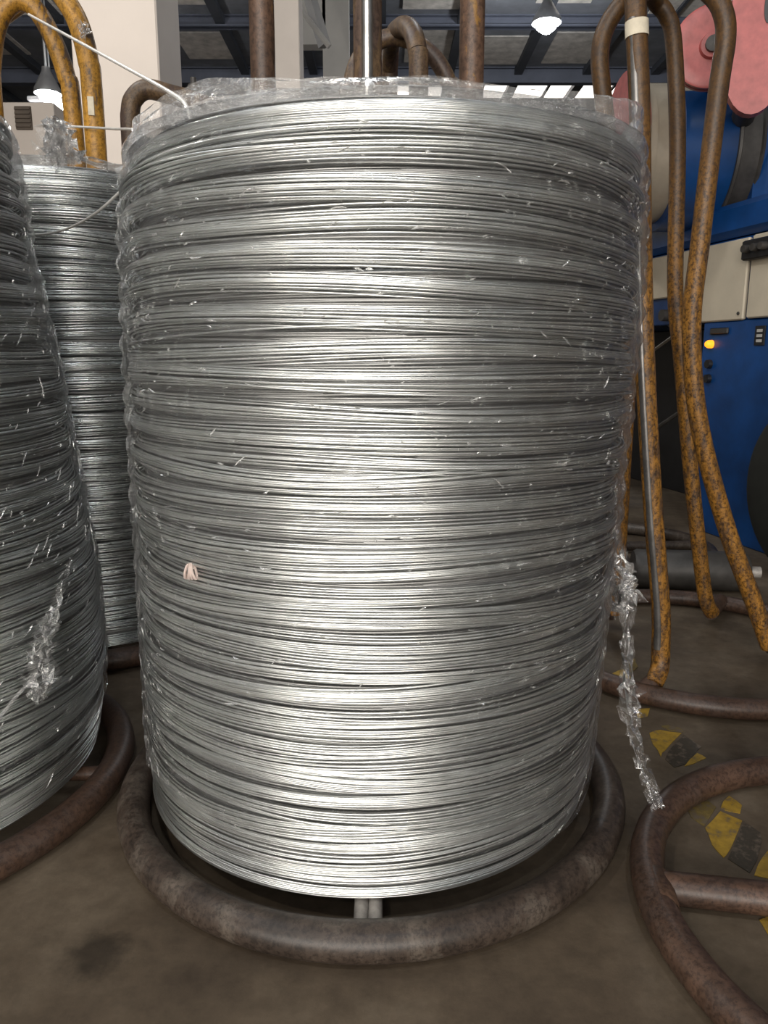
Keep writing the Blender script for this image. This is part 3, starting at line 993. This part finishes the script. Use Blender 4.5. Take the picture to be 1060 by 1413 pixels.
# ------------------------------------------------------------------ yellow and black marking on the floor
mk = thing('hazard_marking', (0.65, 1.5, 0), 'worn yellow and black striped marking painted on the floor at the right', 'floor marking')
marks = [('yellow', [(0.629, 1.788), (0.669, 1.795), (0.648, 1.75), (0.623, 1.743)]),
         ('yellow', [(0.624, 1.665), (0.640, 1.676), (0.655, 1.680), (0.672, 1.672), (0.699, 1.665), (0.660, 1.620), (0.634, 1.587), (0.622, 1.575), (0.612, 1.556), (0.616, 1.588), (0.614, 1.614), (0.618, 1.64)]),
         ('khaki', [(0.664, 1.700), (0.680, 1.705), (0.705, 1.690), (0.708, 1.672), (0.676, 1.676)]),
         ('black', [(0.640, 1.584), (0.662, 1.610), (0.700, 1.655), (0.72, 1.60), (0.705, 1.585), (0.655, 1.525), (0.625, 1.511), (0.618, 1.546)]),
         ('yellow', [(0.649, 1.516), (0.672, 1.545), (0.699, 1.572), (0.706, 1.563), (0.71, 1.551), (0.690, 1.538), (0.671, 1.526)]),
         ('khaki', [(0.600, 1.395), (0.625, 1.405), (0.643, 1.395), (0.652, 1.362), (0.603, 1.300), (0.590, 1.33)]),
         ('yellow', [(0.603, 1.295), (0.626, 1.318), (0.655, 1.349), (0.670, 1.332), (0.683, 1.318), (0.664, 1.290), (0.642, 1.259), (0.625, 1.235), (0.608, 1.215), (0.600, 1.208), (0.596, 1.228), (0.595, 1.245), (0.600, 1.27)]),
         ('yellow', [(0.661, 1.361), (0.676, 1.384), (0.695, 1.402), (0.702, 1.385), (0.706, 1.369), (0.690, 1.342), (0.676, 1.347), (0.666, 1.352)]),
         ('black', [(0.685, 1.316), (0.70, 1.28), (0.690, 1.255), (0.655, 1.20), (0.627, 1.167), (0.606, 1.205), (0.645, 1.257)]),
         ('yellow', [(0.652, 1.189), (0.672, 1.212), (0.697, 1.236), (0.704, 1.220), (0.706, 1.200), (0.690, 1.175), (0.674, 1.155), (0.652, 1.153), (0.632, 1.161)]),
         ('yellow', [(0.590, 1.055), (0.606, 1.062), (0.626, 1.060), (0.620, 1.035), (0.612, 1.014), (0.598, 1.00), (0.588, 1.015)]),
         ('black', [(0.60, 0.99), (0.64, 1.03), (0.66, 0.99), (0.62, 0.93), (0.60, 0.94)]),
         ('yellow', [(0.60, 0.92), (0.64, 0.97), (0.66, 0.93), (0.63, 0.88), (0.60, 0.87)]),
         ('yellow', [(0.638, 2.012), (0.660, 2.030), (0.676, 2.040), (0.682, 2.015), (0.681, 1.986), (0.660, 1.944), (0.645, 1.948), (0.637, 1.965)]),
         ('khaki', [(0.689, 2.085), (0.712, 2.110), (0.735, 2.120), (0.728, 2.090), (0.724, 2.058), (0.700, 2.025), (0.684, 2.012)])]
for colr, poly in marks:
    MB().plate([(x, y, 0.0004) for x, y in poly], (0, 0, 0.0012)).build('painted_patch', M[colr + '_mark'], mk, False)

# ------------------------------------------------------------------ blue machine on the right
U = Vector((-0.215, 0.977, 0)).normalized()      # along its face, away from the camera
Nn = Vector((-0.977, -0.215, 0)).normalized()    # out of its face
O = Vector((1.642, 3.602, 0))


def mp(s, n, z):
    return O + U * s + Nn * n + Vector((0, 0, z))


mach = thing('drawing_machine', tuple(O), 'blue wire drawing machine with cream panels and salmon red wheels', 'machine')


def mbox(s0, s1, n0, n1, z0, z1, bev=0.006):
    c = mp((s0 + s1) / 2, (n0 + n1) / 2, (z0 + z1) / 2)
    return MB().box(c, (abs(s1 - s0), abs(n1 - n0), abs(z1 - z0)), U, Nn, bev)


mbox(-1.0, 0.30, -1.0, 0.0, 0.0, 1.03).build('cabinet', M['blue'], mach, False)
mbox(0.30, 2.2, -1.0, -0.55, 0.0, 1.03).build('rear_body', M['black'], mach, False)
mbox(-1.0, 2.2, -1.0, -0.01, 1.03, 1.40).build('head_body', M['blue'], mach, False)
mbox(-1.0, 2.2, -1.0, 0.02, 1.405, 1.56, 0.03).build('top_beam', M['blue'], mach, False)
mbox(-1.0, -0.02, -0.01, 0.012, 1.035, 1.395).build('cream_panel', M['cream'], mach, False)
p = mbox(0.00, 0.36, -0.01, 0.012, 1.03, 1.39).build('cream_panel', M['cream'], mach, False)
mbox(0.375, 2.2, -0.01, 0.012, 1.17, 1.39).build('cream_panel', M['cream'], mach, False)
for s, z in ((0.03, 1.06), (0.03, 1.36), (0.33, 1.06), (0.33, 1.36)):
    MB().lathe(mp(s, 0.012, z), Nn, [(0, 0.008), (0.005, 0.008), (0.006, 0.0)], 8).build('screw', M['guard'], p)
sb = mbox(-0.20, 0.0, 0.012, 0.05, 1.285, 1.37).build('switch_box', M['black'], mach, False)
for s in (-0.16, -0.11, -0.05):
    MB().lathe(mp(s, 0.05, 1.33), Nn, [(0, 0.018), (0.03, 0.016), (0.03, 0.0)], 12).build('knob', M['guard'], sb)
il = MB().lathe(mp(0.225, 0.0, 0.925), Nn, [(0, 0.020), (0.02, 0.019), (0.032, 0.012), (0.035, 0.0)], 16)
il.build('indicator_lamp', M['amber'], mach)['label'] = 'amber lit indicator lamp'
for z in (0.83, 0.76):
    MB().lathe(mp(0.225, 0.0, z), Nn, [(0, 0.022), (0.02, 0.020), (0.02, 0.0)], 14).build('push_button', M['black'], mach)
mbox(0.10, 0.235, 0.0, 0.012, 0.97, 1.0).build('name_strip', M['guard'], mach, False)
lp = mbox(-0.15, -0.085, 0.0, 0.006, 0.915, 1.0, 0.001).build('label_plate', M['black'], mach, False)
for z in (0.935, 0.957, 0.979):
    mbox(-0.135, -0.10, 0.006, 0.008, z - 0.006, z + 0.006, 0).build('label_window', M['greywhite'], lp, False)
mbox(-0.36, -0.29, 0.0, 0.05, 0.98, 1.03, 0.012).build('latch', M['spoke'], mach, False)
# dark fittings hanging under the head on the far side
MB().lathe(mp(0.62, -0.12, 1.08), Nn, [(-0.2, 0.0), (-0.2, 0.06), (0.1, 0.06), (0.1, 0.03), (0.16, 0.03), (0.16, 0.0)], 18).build('wire_guide', M['guard'], mach)
MB().tube([mp(0.75, 0.05, 0.86), mp(0.45, 0.05, 0.98)], 0.008, 8).build('wire_rod', M['bare'], mach)
MB().tube([mp(0.75, 0.02, 0.42), mp(0.42, 0.02, 0.58)], 0.012, 8).build('link_bar', M['guard'], mach)

# big drum across the top
DX, DY, DZ, DR = 1.55, 4.08, 1.84, 0.315
ax = (1, 0, 0)
MB().lathe((1.16, DY, DZ), ax, [(0, 0.05), (0, DR + 0.055), (0.035, DR + 0.055), (0.035, 0.05)], 48).build('drum_flange', M['red'], mach)
dr = MB().lathe((1.195, DY, DZ), ax, [(0, 0.05), (0, DR), (0.55, DR), (0.55, 0.05)], 56).build('drum', M['beige'], mach)
MB().lathe((1.195, DY, DZ), ax, [(0.02, DR), (0.02, DR + 0.008), (0.05, DR + 0.008), (0.05, DR)], 56).build('drum_rib', M['beige'], dr)
MB().lathe((1.36, DY, DZ), ax, [(0, DR), (0, DR + 0.04), (0.55, DR + 0.04), (0.55, DR)], 56, 0.95, 4.6).build('drum_guard', M['blue'], mach)
gb = MB().lathe((1.60, DY, DZ), ax, [(0, DR + 0.03), (0, DR + 0.055), (0.012, DR + 0.058), (0.018, DR + 0.048), (0.10, DR + 0.048), (0.106, DR + 0.058), (0.118, DR + 0.055), (0.118, DR + 0.03)], 56, 0.9, 4.4).build('guard_band', M['guard'], mach)
for a in (1.6, 2.0, 2.4, 2.8):
    e1, e2 = Vector((0, 0, 1)), Vector(ax).cross(Vector((0, 0, 1)))
    dirv = e1 * math.cos(a) + e2 * math.sin(a)
    MB().lathe(Vector((1.745, DY, DZ)) + dirv * (DR + 0.04), dirv, [(0, 0.014), (0.012, 0.014), (0.013, 0.0)], 8).build('guard_bolt', M['spoke'], gb)
MB().box((1.95, DY + 0.1, 1.72), (0.5, 0.9, 0.8), bev=0.04).build('gear_housing', M['blue'], mach, False)
# salmon red pulley and the lobed arm in front of it
pa = Vector((-0.25, -1, -0.05)).normalized()
pc = Vector((1.335, 3.45, 2.10))
pu = MB().lathe(pc, pa, [(-0.03, 0.0), (-0.03, 0.155), (-0.01, 0.155), (-0.004, 0.142), (0.004, 0.142), (0.01, 0.155), (0.03, 0.155), (0.034, 0.145), (0.028, 0.10), (0.028, 0.05), (0.05, 0.045), (0.05, 0.0)], 44).build('pulley', M['red'], mach)
MB().lathe(pc + pa * 0.05, pa, [(0, 0.030), (0.02, 0.030), (0.02, 0.016), (0.022, 0.0)], 16).build('hub', M['guard'], pu)
MB().tube([pc, pc + Vector((0.35, 0.8, -0.05))], 0.045, 12).build('pulley_axle', M['guard'], mach)
ac = Vector((1.325, 3.02, 1.90))
e1 = Vector((1, -0.28, 0)).normalized()
e2 = Vector((0, 0, 1))
an = e1.cross(e2)
poly = [ac + e1 * (0.10 * math.cos(a)) + e2 * (-0.02 + 0.165 * math.sin(a)) for a in (PI + PI * k / 14 for k in range(15))]
poly += [ac + e1 * 0.12 + e2 * 0.22, ac + e1 * 0.17 + e2 * 0.52, ac - e1 * 0.02 + e2 * 0.52, ac - e1 * 0.09 + e2 * 0.22]
arm = MB().plate(poly, an * 0.05).build('lobed_arm', M['red'], mach, False)
mb = MB()
sc = ac + e1 * 0.028 + e2 * 0.16 + (an * 0.052 if an.y < 0 else -an * 0.002)
mb.plate([sc + e1 * (0.016 * math.cos(a)) + e2 * (0.055 * math.sin(a)) for a in (2 * PI * k / 16 for k in range(16))], (an if an.y < 0 else -an) * 0.002)
mb.build('slot', M['black'], arm, False)
MB().tube([ac + Vector((0.06, 0.03, 0.1)), ac + Vector((0.35, 0.9, 0.0))], 0.05, 12).build('arm_axle', M['guard'], mach)

# black rubber wheel at the right edge
wc = mp(-0.75, 0.14, 0.37)
wh = thing('rubber_wheel', (wc.x, wc.y, 0), 'black rubber wheel leaning by the blue cabinet at the right edge', 'wheel')
MB().lathe(wc, Nn, [(-0.09, 0.18), (-0.09, 0.32), (-0.07, 0.35), (-0.02, 0.36), (0.03, 0.36), (0.08, 0.35), (0.10, 0.32), (0.10, 0.18), (-0.09, 0.18)], 48).build('tyre', M['rubber'], wh)
MB().lathe(wc, Nn, [(-0.05, 0.0), (-0.05, 0.185), (0.06, 0.185), (0.06, 0.07), (0.09, 0.06), (0.09, 0.0)], 32).build('rim', M['guard'], wh)

# dark roller lying on the floor behind the orange stand
rl = thing('steel_roller', (1.15, 2.8, 0), 'dark steel roller lying on the floor behind the orange stand', 'roller')
MB().lathe((0.95, 2.83, 0.075), (1, -0.12, 0), [(0, 0.0), (0, 0.068), (0.012, 0.075), (0.40, 0.075), (0.412, 0.068), (0.412, 0.0)], 28).build('barrel', M['guard'], rl)
for t_ in (-0.05, 0.412):
    a_ = Vector((1, -0.12, 0)).normalized()
    MB().lathe(Vector((0.95, 2.83, 0.075)) + a_ * t_, a_, [(0, 0.0), (0, 0.022), (0.05, 0.022), (0.05, 0.0)], 12).build('journal', M['spoke'], rl)
